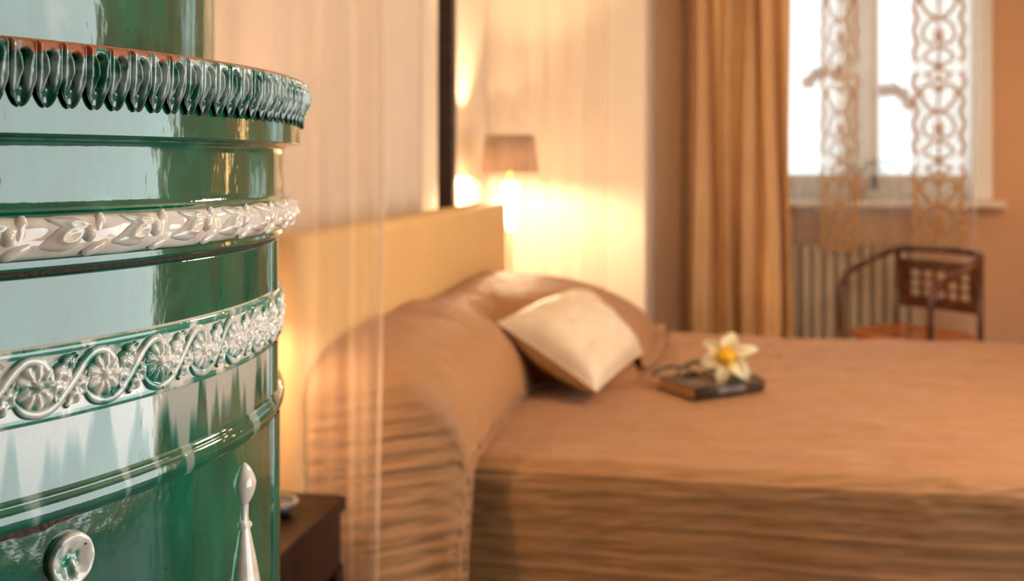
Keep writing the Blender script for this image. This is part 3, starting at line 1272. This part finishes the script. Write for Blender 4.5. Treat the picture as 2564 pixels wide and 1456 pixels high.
lil_o = Vector((0.035, 2.99, ZB + BT))
lily = empty('lily', lil_o, 'cream lily with yellow throat and dark leaves on the book', 'flower')
# axis leans toward the camera
ax = Vector((-0.10, -0.80, 0.50)).normalized()
ctr = Vector((0.0, 0.0, 0.058))
q_ax = ax.to_track_quat('Z', 'Y')


def petal_data(L, Wd, curl):
    def fn(u, w):
        r = 0.006 + L * u
        hw = Wd * (sin(pi * min(1, 0.06 + 0.90 * u ** 0.85)) ** 0.8)
        c = (w * 2 - 1)
        z = 0.030 * u ** 0.7 * 1.0 - curl * u ** 2.4 + 0.010 * c * c * (1 - u) + 0.002 * sin(9 * u + 4 * c)
        return (r, c * hw, z)
    V, F = grid_data(12, 8, fn)
    return V, F


for k in range(6):
    V, F = petal_data(0.078 if k % 2 else 0.084, 0.024 if k % 2 else 0.019, 0.026 + 0.012 * (k % 3))
    o = mesh_obj('petal', V, F, M_PETAL, lily)
    o.matrix_local = Matrix.Translation(ctr) @ q_ax.to_matrix().to_4x4() @ Matrix.Rotation(radians(60 * k + 22), 4, 'Z')
    sm = o.modifiers.new('thickness', 'SOLIDIFY')
    sm.thickness = 0.0012


def blob(r, stretch=(1, 1, 1), n=12):
    V, F = [], []
    for i in range(n + 1):
        a = pi * i / n
        for k in range(n * 2):
            w = pi * k / n
            V.append((r * sin(a) * cos(w) * stretch[0], r * sin(a) * sin(w) * stretch[1], r * cos(a) * stretch[2]))
    m = n * 2
    for i in range(n):
        for k in range(m):
            l = (k + 1) % m
            F.append((i * m + k, (i + 1) * m + k, (i + 1) * m + l, i * m + l))
    return V, F


V, F = blob(0.020, (1, 1, 1.3))
o = mesh_obj('flower_throat', V, F, M_YELLOW, lily)
o.matrix_local = Matrix.Translation(ctr + ax * 0.012) @ q_ax.to_matrix().to_4x4()
for k in range(6):
    w = radians(60 * k)
    p0 = Vector((0.004 * cos(w), 0.004 * sin(w), 0.015))
    p1 = Vector((0.018 * cos(w), 0.018 * sin(w), 0.045))
    fil = mesh_obj('stamen', *tube_data([p0, (p0 + p1) / 2 + Vector((0, 0, 0.004)), p1], 0.0011, 6), M_YELLOW, lily)
    fil.matrix_local = Matrix.Translation(ctr) @ q_ax.to_matrix().to_4x4()
    V, F = blob(0.0050, (1.6, 0.7, 0.7), 6)
    an = mesh_obj('anther', V, F, M_YELLOW, fil)
    an.location = p1
mesh_obj('stem', *tube_data(catmull([ctr - ax * 0.002, Vector((-0.01, 0.045, 0.030)), Vector((-0.06, 0.05, 0.008)), Vector((-0.12, 0.03, 0.005))], 14), 0.003, 8), M_STEM, lily)


def leaf_data(path, wd, n=16):
    pts = catmull(path, n)
    V, F = [], []
    for i, p in enumerate(pts):
        q = i / n
        tg = (pts[min(i + 1, n)] - pts[max(i - 1, 0)]).normalized()
        sd = tg.cross(Vector((0, 0, 1))).normalized()
        w = wd * sin(pi * min(1, 0.04 + 0.96 * q)) ** 0.8
        for c in (-1, -0.5, 0, 0.5, 1):
            V.append(p + sd * (w * c) + Vector((0, 0, 0.25 * w * abs(c))))
    for i in range(n):
        for k in range(4):
            a = i * 5 + k
            F.append((a, a + 1, a + 6, a + 5))
    return V, F


for path, wd in (([(-0.02, 0.02, 0.012), (-0.07, 0.01, 0.040), (-0.12, 0.0, 0.024), (-0.145, -0.005, 0.004)], 0.026),
                 ([(-0.08, 0.04, 0.006), (-0.14, 0.05, 0.016), (-0.19, 0.045, 0.006), (-0.215, 0.035, -0.014)], 0.020),
                 ([(0.02, 0.01, 0.004), (0.05, -0.005, 0.014), (0.085, -0.012, 0.008), (0.105, -0.01, 0.004)], 0.018),
                 ([(-0.01, -0.005, 0.004), (0.02, -0.045, 0.010), (0.035, -0.07, 0.006), (0.04, -0.085, 0.003)], 0.016)):
    o = mesh_obj('leaf', *leaf_data([Vector(p) for p in path], wd), M_LEAF, lily)
    o.modifiers.new('thickness', 'SOLIDIFY').thickness = 0.001

# ------------------------------------------------------------------ bedside tables
NX0, NX1, NY0, NY1, NZ = -1.075, -0.695, 1.52, 1.905, 0.61


def bedside(name, x0, x1, y0, y1, zt, label):
    o = empty(name, ((x0 + x1) / 2, (y0 + y1) / 2, 0), label, 'bedside table')
    hx, hy = (x1 - x0) / 2, (y1 - y0) / 2
    box('table_top', (-hx, hx, -hy, hy, zt - 0.028, zt), M_STANDWOOD, o, 0.004)
    box('apron', (-hx + 0.008, hx - 0.008, -hy + 0.008, hy - 0.008, zt - 0.135, zt - 0.028), M_STANDWOOD, o, 0.003)
    for sx in (-1, 1):
        for sy in (-1, 1):
            cx_, cy_ = sx * (hx - 0.024), sy * (hy - 0.024)
            box('leg', (cx_ - 0.02, cx_ + 0.02, cy_ - 0.02, cy_ + 0.02, 0.0, zt - 0.13), M_STANDWOOD, o, 0.003)
    box('shelf', (-hx + 0.03, hx - 0.03, -hy + 0.03, hy - 0.03, 0.16, 0.18), M_STANDWOOD, o, 0.003)
    return o


bedside('bedside_table', NX0, NX1, NY0, NY1, NZ, 'dark red wooden bedside table beside the stove')
bedside('bedside_table', -1.085, -0.74, 4.30, 4.66, 0.58, 'dark wooden bedside table behind the bed carrying the glowing lamp')

dish = empty('dish', (-0.785, 1.775, NZ), 'small dark round dish with beaded rim on bedside table', 'dish')
mesh_obj('bowl', *lathe_data([(0.0, 0.0), (0.022, 0.0), (0.034, 0.010), (0.040, 0.022), (0.037, 0.022), (0.030, 0.011), (0.0, 0.006)], 48), M_IRON, dish)
bd = mesh_obj('bead', *blob(0.0030, n=5), plain('pale_beads', (0.28, 0.22, 0.18, 1), 0.3), dish)
for k in range(36):
    w = 2 * pi * k / 36
    p = (0.0385 * cos(w), 0.0385 * sin(w), 0.0235)
    if k == 0:
        bd.location = p
    else:
        inst(bd, dish, None, p)


# ------------------------------------------------------------------ lamps
def table_lamp(loc, label, watts, zb, zs0, zs1, r0, r1):
    """zb: heights above table; glass body glowing under a fabric shade"""
    o = empty('table_lamp', loc, label, 'lamp', 'pair of bedside lamps')
    mesh_obj('lamp_base', *lathe_data([(0.0, 0.0), (0.065, 0.0), (0.068, 0.008), (0.030, 0.018), (0.010, 0.03), (0.008, zb[0]), (0.0, zb[0])], 40), M_BRASS, o)
    h = zb[1] - zb[0]
    mesh_obj('glass_body', *lathe_data([(0.0, zb[0]), (0.012, zb[0]), (0.018, zb[0] + 0.25 * h), (0.028, zb[0] + 0.55 * h), (0.036, zb[0] + 0.85 * h), (0.034, zb[1] - 0.008), (0.020, zb[1]), (0.0, zb[1])], 32), M_BULB, o)
    mesh_obj('socket', *lathe_data([(0.0, zb[1]), (0.014, zb[1]), (0.014, zb[1] + 0.05), (0.0, zb[1] + 0.05)], 20), M_BRASS, o)
    sh = mesh_obj('lamp_shade', *lathe_data([(r0, zs0), (r1, zs1)], 64), M_SHADE, o)
    sm = sh.modifiers.new('thickness', 'SOLIDIFY')
    sm.thickness = 0.002
    for k in range(3):
        w = 2 * pi * k / 3
        mesh_obj('shade_arm', *tube_data([(0.01 * cos(w), 0.01 * sin(w), zb[1] + 0.045), (r1 * cos(w) * 0.99, r1 * sin(w) * 0.99, zs1 - 0.01)], 0.002, 6), M_BRASS, sh)
    lamp_light('bulb_light', (0, 0, zb[1] + 0.075), watts, 0.02, o)
    return o


table_lamp((-0.880, 4.48, 0.58), 'glowing bedside lamp with taupe shade behind the far end of the headboard', 26, (0.38, 0.585), 0.63, 0.795, 0.128, 0.108)
table_lamp((-0.955, 1.72, NZ), 'bedside lamp with taupe shade hidden behind the stove', 12, (0.16, 0.34), 0.37, 0.54, 0.105, 0.085)

fl_o = empty('floor_lamp', (2.22, 4.95, 0), 'tall column floor lamp in the far right corner', 'lamp')
mesh_obj('lamp_base', *lathe_data([(0, 0), (0.14, 0), (0.14, 0.02), (0.02, 0.03), (0.015, 0.9), (0, 0.9)], 40), M_IRON, fl_o)
mesh_obj('lamp_shade', *lathe_data([(0.02, 0.90), (0.05, 0.90), (0.05, 1.75), (0.02, 1.75)], 40), M_COLUMN, fl_o)

pend = empty('added_pendant_lamp', (0.95, 2.45, ZC), 'unseen opal globe pendant added above the bed for warm light', 'lamp')  # unseen, added to warm bed top and walls; lined up with a stove highlight
mesh_obj('ceiling_rose', *lathe_data([(0, 0), (0.06, 0), (0.055, -0.02), (0.01, -0.03), (0, -0.03)], 32), M_BRASS, pend)
mesh_obj('rod', *tube_data([(0, 0, -0.02), (0, 0, -0.76)], 0.006, 10), M_BRASS, pend)
gl = mesh_obj('globe', *blob(0.20, n=20), M_GLOBE, pend)
gl.location = (0, 0, -0.95)

# ------------------------------------------------------------------ canopy post, hangings, sheers
post = empty('canopy_post', (-0.965, 3.71, 0), 'dark brown square bed canopy post rising behind the headboard', 'post')
box('post_shaft', (-0.029, 0.029, -0.029, 0.029, 0.0, ZC - 0.03), M_DARKWOOD, post, 0.004)
box('post_cap', (-0.045, 0.045, -0.045, 0.045, ZC - 0.03, ZC), M_DARKWOOD, post, 0.004)


def hang(name, x0, y0, x1, y1, zb, zt, amp, folds, mat, label, cat, nu=160, nv=40, seed=0.0, flare=0.0, thick=0.0012, group=None, taper=None):
    """pleated cloth between two plan points; its own origin is at the floor under its middle"""
    c = Vector(((x0 + x1) / 2, (y0 + y1) / 2, 0))
    d = Vector((x1 - x0, y1 - y0, 0))
    L = d.length
    e = d / L
    nn = Vector((-e.y, e.x, 0))

    def fn(u, w):
        z = zt + (zb - zt) * w
        sp = 1 + flare * w
        s = (u - 0.5) * L * sp
        a = amp * (0.6 + 0.4 * w)
        ph = folds * 2 * pi * u + 1.6 * nz(u * 3 + seed, w * 1.3, seed) * 2
        off = a * sin(ph) + 0.45 * a * sin(2.3 * ph + seed + 1.2 * w) + 0.3 * a * nz(u * folds * 1.7, w * 4, seed + 3)
        s += 0.25 * L / folds * nz(u * 4 + seed, w * 1.8, 5.5)
        p = c + e * s + nn * off
        return (p.x - c.x, p.y - c.y, z)
    V, F = grid_data(nu, nv, fn)
    o = mesh_obj(name, V, F, mat, None)
    o.location = c
    if thick:
        o.modifiers.new('thickness', 'SOLIDIFY').thickness = thick
    tag(o, label, cat, group)
    return o, fn, c


hang('wall_hanging', -1.035, 1.15, -1.035, 3.655, 0.15, ZC - 0.01, 0.022, 11, M_BACKDRAPE,
     'ivory pleated fabric hanging on the wall behind the headboard', 'hanging', 200, 30, 1.7)
o, fn, c0 = hang('sheer_curtain', -1.05, 1.945, -0.652, 1.945, 0.02, ZC - 0.01, 0.008, 4, M_SHEER,
                 'peach sheer bed curtain hanging between stove and bedspread', 'curtain', 120, 60, 4.1, 0.10, 0.0)
hem = [Vector(fn(1.0, j / 60)) for j in range(61)]
mesh_obj('hem', *tube_data([p + Vector((0.0, 0, 0)) for p in hem], 0.0035, 6), M_SHEER_HEM, o)
o, fn, c0 = hang('sheer_curtain', -0.93, 4.235, -0.44, 4.235, 0.02, ZC - 0.01, 0.014, 5, M_SHEER_FAR,
                 'peach sheer bed curtain hanging in front of the glowing lamp', 'curtain', 140, 40, 9.3, 0.05, 0.0)
hem = [Vector(fn(1.0, j / 40)) for j in range(41)]
mesh_obj('hem', *tube_data(hem, 0.003, 6), M_SHEER_HEM, o)

# window drape
hang('drape', -0.135, 5.535, 0.368, 5.525, 0.02, ZC - 0.01, 0.054, 4.6, M_DRAPE,
     'gold brown satin drape hanging left of the window', 'curtain', 260, 70, 2.6, 0.06, 0.002)

# lace sheers in front of the window
sheer_o, sfn, sc = hang('lace_curtain', 0.41, 5.545, 1.30, 5.545, 0.02, ZC - 0.01, 0.012, 7, M_WINSHEER,
                        'white sheer window curtain with two ochre lace bands', 'curtain', 180, 30, 6.2, 0.0, 0.0)


def lace_band(xa, xb):
    """ground strip and scroll motifs, hung on the sheer (world x range)"""
    hw = (xb - xa) / 2
    xm = (xa + xb) / 2
    y = 5.522
    V, F = grid_data(16, 60, lambda u, w: (xm + (u * 2 - 1) * hw - sc.x, y + 0.006 * sin(u * 9 + w * 5) - sc.y, 0.80 + (ZC - 0.81) * w))
    g = mesh_obj('lace_band', V, F, M_LACEBAND, sheer_o)

    def ribbon(pts, w):
        P = catmull([Vector((p[0], 0, p[1])) for p in pts], 6 * (len(pts) - 1))
        V, F = [], []
        n = len(P) - 1
        for i, p in enumerate(P):
            t = (P[min(i + 1, n)] - P[max(i - 1, 0)]).normalized()
            s = Vector((-t.z, 0, t.x)) * (w / 2)
            V += [p - s, p + s, p + s + Vector((0, 0.0015, 0)), p - s + Vector((0, 0.0015, 0))]
        for i in range(n):
            for a, b in ((0, 1), (1, 2), (2, 3), (3, 0)):
                F.append((i * 4 + a, i * 4 + b, i * 4 + 4 + b, i * 4 + 4 + a))
        return V, F
    H = 0.47
    parts = []
    for s in (-1, 1):
        k = hw / 0.13
        S = lambda x, z: (s * x * k, z)
        parts.append(ribbon([S(0.0, 0.10), S(0.035, 0.135), S(0.075, 0.12), S(0.08, 0.07), S(0.045, 0.02), S(0.008, 0.0)], 0.016 * k))
        parts.append(ribbon([S(0.01, 0.0), S(0.06, -0.03), S(0.075, -0.09), S(0.04, -0.13), S(0.012, -0.10), S(0.02, -0.06)], 0.014 * k))
        parts.append(ribbon([S(0.10, 0.20), S(0.125, 0.15), S(0.10, 0.10), S(0.118, 0.05), S(0.10, 0.0), S(0.122, -0.06), S(0.10, -0.12), S(0.12, -0.17), S(0.10, -0.22)], 0.018 * k))
        parts.append(ribbon([S(0.0, -0.14), S(0.045, -0.165), S(0.07, -0.20), S(0.03, -0.23), S(0.0, -0.235)], 0.014 * k))
        parts.append(ribbon([S(0.0, 0.235), S(0.03, 0.20), S(0.06, 0.19), S(0.03, 0.16), S(0.0, 0.17)], 0.013 * k))
    parts.append(ribbon([(0, -0.235), (0.004, -0.1), (-0.003, 0.0), (0.003, 0.1), (0, 0.235)], 0.012 * hw / 0.13))
    V, F = join_data(*parts)
    m0 = mesh_obj('lace_motif', V, F, M_LACE, g, smooth=False)
    z = 1.04
    first = True
    while z < ZC - 0.2:
        o = m0 if first else inst(m0, g)
        o.location = (xm - sc.x, y - 0.012 - sc.y, z)
        first = False
        z += H


lace_band(0.975, 1.235)
lace_band(0.535, 0.725)

# ------------------------------------------------------------------ radiator
rad = empty('radiator', (0.73, 5.655, 0), 'cream ribbed cast iron radiator under the window', 'radiator')
sec_b = bmesh.new()
V, F = [], []


def section_data():
    prof = []
    hy, hz0, hz1 = 0.060, 0.16, 0.815
    out = catmull([Vector((0, -hy, hz0 + 0.02)), Vector((0, -hy, (hz0 + hz1) / 2)), Vector((0, -hy, hz1 - 0.04)), Vector((0, -hy * 0.7, hz1 - 0.008)), Vector((0, 0, hz1)),
                   Vector((0, hy * 0.7, hz1 - 0.008)), Vector((0, hy, hz1 - 0.04)), Vector((0, hy, (hz0 + hz1) / 2)), Vector((0, hy, hz0 + 0.02))], 40)
    d1 = tube_data(out, 0.0225, 10)
    d2 = tube_data([Vector((0, 0, hz0)), Vector((0, 0, hz1 - 0.02))], 0.021, 10)
    d3 = tube_data([Vector((0, -hy, hz0 + 0.03)), Vector((0, hy, hz0 + 0.03))], 0.022, 10)
    return join_data(d1, d2, d3)


sec0 = mesh_obj('radiator_section', *section_data(), M_RADIATOR, rad)
for k in range(11):
    x = -0.32 + 0.060 * k
    o = sec0 if k == 0 else inst(sec0, rad)
    o.location = (x, 0, 0)
for z in (0.22, 0.74):
    mesh_obj('pipe', *tube_data([(-0.33, 0, z), (0.29, 0, z)], 0.018, 10), M_RADIATOR, rad)
for x in (-0.32, 0.28):
    box('foot', (x - 0.02, x + 0.02, -0.06, 0.06, 0.0, 0.19), M_RADIATOR, rad, 0.004)

# ------------------------------------------------------------------ bentwood armchair
chair = empty('armchair', (0.865, 4.93, 0), 'red brown bentwood armchair with pierced back and orange seat by the window', 'chair', rz=radians(-45))
# local: -y is the front, +x to the sitter's left
SH = 0.50
chair.scale = (0.92, 0.92, 0.98)
front_l, front_r = Vector((-0.25, -0.20, 0)), Vector((0.25, -0.20, 0))
back_l, back_r = Vector((-0.235, 0.22, 0)), Vector((0.235, 0.22, 0))


def legp(p, z):
    return Vector((p.x, p.y, z))


seat = mesh_obj('seat', *grid_data(48, 10, lambda u, w: (
    lambda a, pr: (0.262 * (abs(cos(a)) ** 0.6) * (1 if cos(a) >= 0 else -1) * pr[0], 0.01 + 0.235 * (abs(sin(a)) ** 0.6) * (1 if sin(a) >= 0 else -1) * pr[0], pr[1]))(
        2 * pi * u, [(0.0, SH - 0.03), (0.93, SH - 0.03), (0.985, SH - 0.026), (1.0, SH - 0.015), (0.99, SH - 0.004), (0.95, SH), (0.90, SH - 0.002), (0.84, SH - 0.007), (0.6, SH - 0.009), (0.3, SH - 0.01), (0.0, SH - 0.01)][min(10, round(w * 10))]), True), M_SEAT, chair)
# continuous bent rail: front posts, arms and top rail
for p, pt in ((front_l, 'l'), (front_r, 'r')):
    mesh_obj('leg', *tube_data([legp(p, 0.0) * 1.04 * Vector((1, 1, 0)).length / sqrt(2) if False else Vector((p.x * 1.06, p.y * 1.06, 0)), legp(p, 0.30), legp(p, 0.50)], lambda q: 0.014 + 0.004 * q, 12), M_CHAIRWOOD, chair)
rail = catmull([legp(front_l, 0.46), legp(front_l, 0.62), Vector((-0.255, -0.185, 0.71)), Vector((-0.268, -0.11, 0.765)), Vector((-0.272, 0.02, 0.80)), Vector((-0.262, 0.14, 0.835)), Vector((-0.225, 0.225, 0.858)),
                Vector((-0.12, 0.262, 0.866)), Vector((0, 0.27, 0.868)), Vector((0.12, 0.262, 0.866)), Vector((0.225, 0.225, 0.858)), Vector((0.262, 0.14, 0.835)), Vector((0.272, 0.02, 0.80)),
                Vector((0.268, -0.11, 0.765)), Vector((0.255, -0.185, 0.71)), legp(front_r, 0.62), legp(front_r, 0.46)], 96)
mesh_obj('arm_rail', *tube_data(rail, 0.0165, 12), M_CHAIRWOOD, chair)
for p in (back_l, back_r):
    mesh_obj('back_post', *tube_data([Vector((p.x, p.y + 0.06, 0.0)), Vector((p.x, p.y, 0.48)), Vector((p.x * 0.98, p.y + 0.01, 0.86))], 0.0155, 12), M_CHAIRWOOD, chair)


def back_panel():
    """curved board with a grid of round-cornered openings"""
    nx, nzr = 5, 3
    x0, x1, z0, z1 = -0.225, 0.225, 0.585, 0.815
    gx0, gx1, gz0, gz1 = -0.165, 0.165, 0.640, 0.765
    V, F = [], []

    def P(x, z, y):
        return (x, 0.232 + 0.022 * (1 - (x / 0.235) ** 2) + y, z)

    def slab(a, b, c, d):
        n = max(1, int((b - a) / 0.03))
        k = len(V)
        for i in range(n + 1):
            x = a + (b - a) * i / n
            V.extend([P(x, c, -0.006), P(x, d, -0.006), P(x, d, 0.006), P(x, c, 0.006)])
        for i in range(n):
            q = k + i * 4
            for e, g in ((0, 1), (1, 2), (2, 3), (3, 0)):
                F.append((q + e, q + g, q + 4 + g, q + 4 + e))
        F.append((k, k + 3, k + 2, k + 1))
        q = k + n * 4
        F.append((q, q + 1, q + 2, q + 3))
    slab(x0, x1, z0, gz0)
    slab(x0, x1, gz1, z1)
    slab(x0, gx0, gz0, gz1)
    slab(gx1, x1, gz0, gz1)
    bw = 0.016
    cw = (gx1 - gx0 + bw) / nx
    ch = (gz1 - gz0 + 0.012) / nzr
    for i in range(1, nx):
        x = gx0 + i * cw - bw / 2
        slab(x - bw / 2, x + bw / 2, gz0, gz1)
    for j in range(1, nzr):
        z = gz0 + j * ch - 0.006
        slab(gx0, gx1, z - 0.0045, z + 0.0045)
    return V, F


mesh_obj('back_panel', *back_panel(), M_CHAIRWOOD, chair, smooth=False)
mesh_obj('seat_ring', *tube_data([(0.245 * cos(2 * pi * i / 40), 0.01 + 0.215 * sin(2 * pi * i / 40), SH - 0.042) for i in range(41)], 0.014, 8, False), M_CHAIRWOOD, chair)

# ------------------------------------------------------------------ orchid on the sill
orc = empty('potted_orchid', (0.735, YB - 0.075, WIN[2]), 'pale orchid in an ochre pot on the window sill behind the lace', 'plant')
mesh_obj('pot', *lathe_data([(0.0, 0.0), (0.048, 0.0), (0.062, 0.10), (0.066, 0.12), (0.060, 0.12), (0.055, 0.105), (0.0, 0.10)], 36), M_POT, orc)
for path, wd in (([(0, 0, 0.11), (-0.06, -0.01, 0.19), (-0.13, -0.02, 0.15), (-0.17, -0.02, 0.04)], 0.026),
                 ([(0, 0, 0.11), (0.06, -0.01, 0.20), (0.12, -0.02, 0.15), (0.17, -0.02, 0.05)], 0.032),
                 ([(0, 0, 0.11), (0.05, 0.0, 0.17), (0.14, -0.01, 0.20), (0.22, -0.01, 0.13)], 0.024),
                 ([(0, 0, 0.11), (-0.03, 0.01, 0.20), (-0.08, 0.01, 0.24), (-0.13, 0.01, 0.20)], 0.022)):
    o = mesh_obj('leaf', *leaf_data([Vector(p) for p in path], wd), M_LEAF, orc)
    o.modifiers.new('thickness', 'SOLIDIFY').thickness = 0.002
for pts, flowers in (([(0, 0, 0.10), (-0.02, 0.0, 0.35), (-0.05, 0, 0.58), (-0.15, 0, 0.68), (-0.24, 0, 0.64)], [(-0.10, 0.66), (-0.16, 0.68), (-0.205, 0.66), (-0.245, 0.62)]),
                     ([(0, 0, 0.10), (0.03, 0.0, 0.35), (0.08, 0, 0.52), (0.17, 0, 0.58), (0.26, 0, 0.53)], [(0.13, 0.57), (0.18, 0.575), (0.225, 0.55), (0.258, 0.50)])):
    st = mesh_obj('stem', *tube_data(catmull([Vector(p) for p in pts], 24), 0.002, 6), M_ORCSTEM, orc)
    for fx, fz in flowers:
        V, F = [], []
        for k in range(5):
            w = 2 * pi * k / 5 + fx * 9
            d = Vector((cos(w), 0, sin(w)))
            s = Vector((-sin(w), 0, cos(w)))
            b = len(V)
            for i in range(7):
                q = i / 6
                hw = 0.018 * sin(pi * min(1, 0.1 + 0.9 * q)) + 0.001
                for c in (-1, 0, 1):
                    V.append(d * (0.044 * q) + s * (hw * c) + Vector((0, -0.006 + 0.010 * q * q, 0)))
            for i in range(6):
                for c in (0, 1):
                    a = b + i * 3 + c
                    F.append((a, a + 1, a + 4, a + 3))
        bl = mesh_obj('blossom', V, F, M_ORCHID, st)
        bl.location = (fx, -0.004, fz)
        bl.modifiers.new('thickness', 'SOLIDIFY').thickness = 0.0012
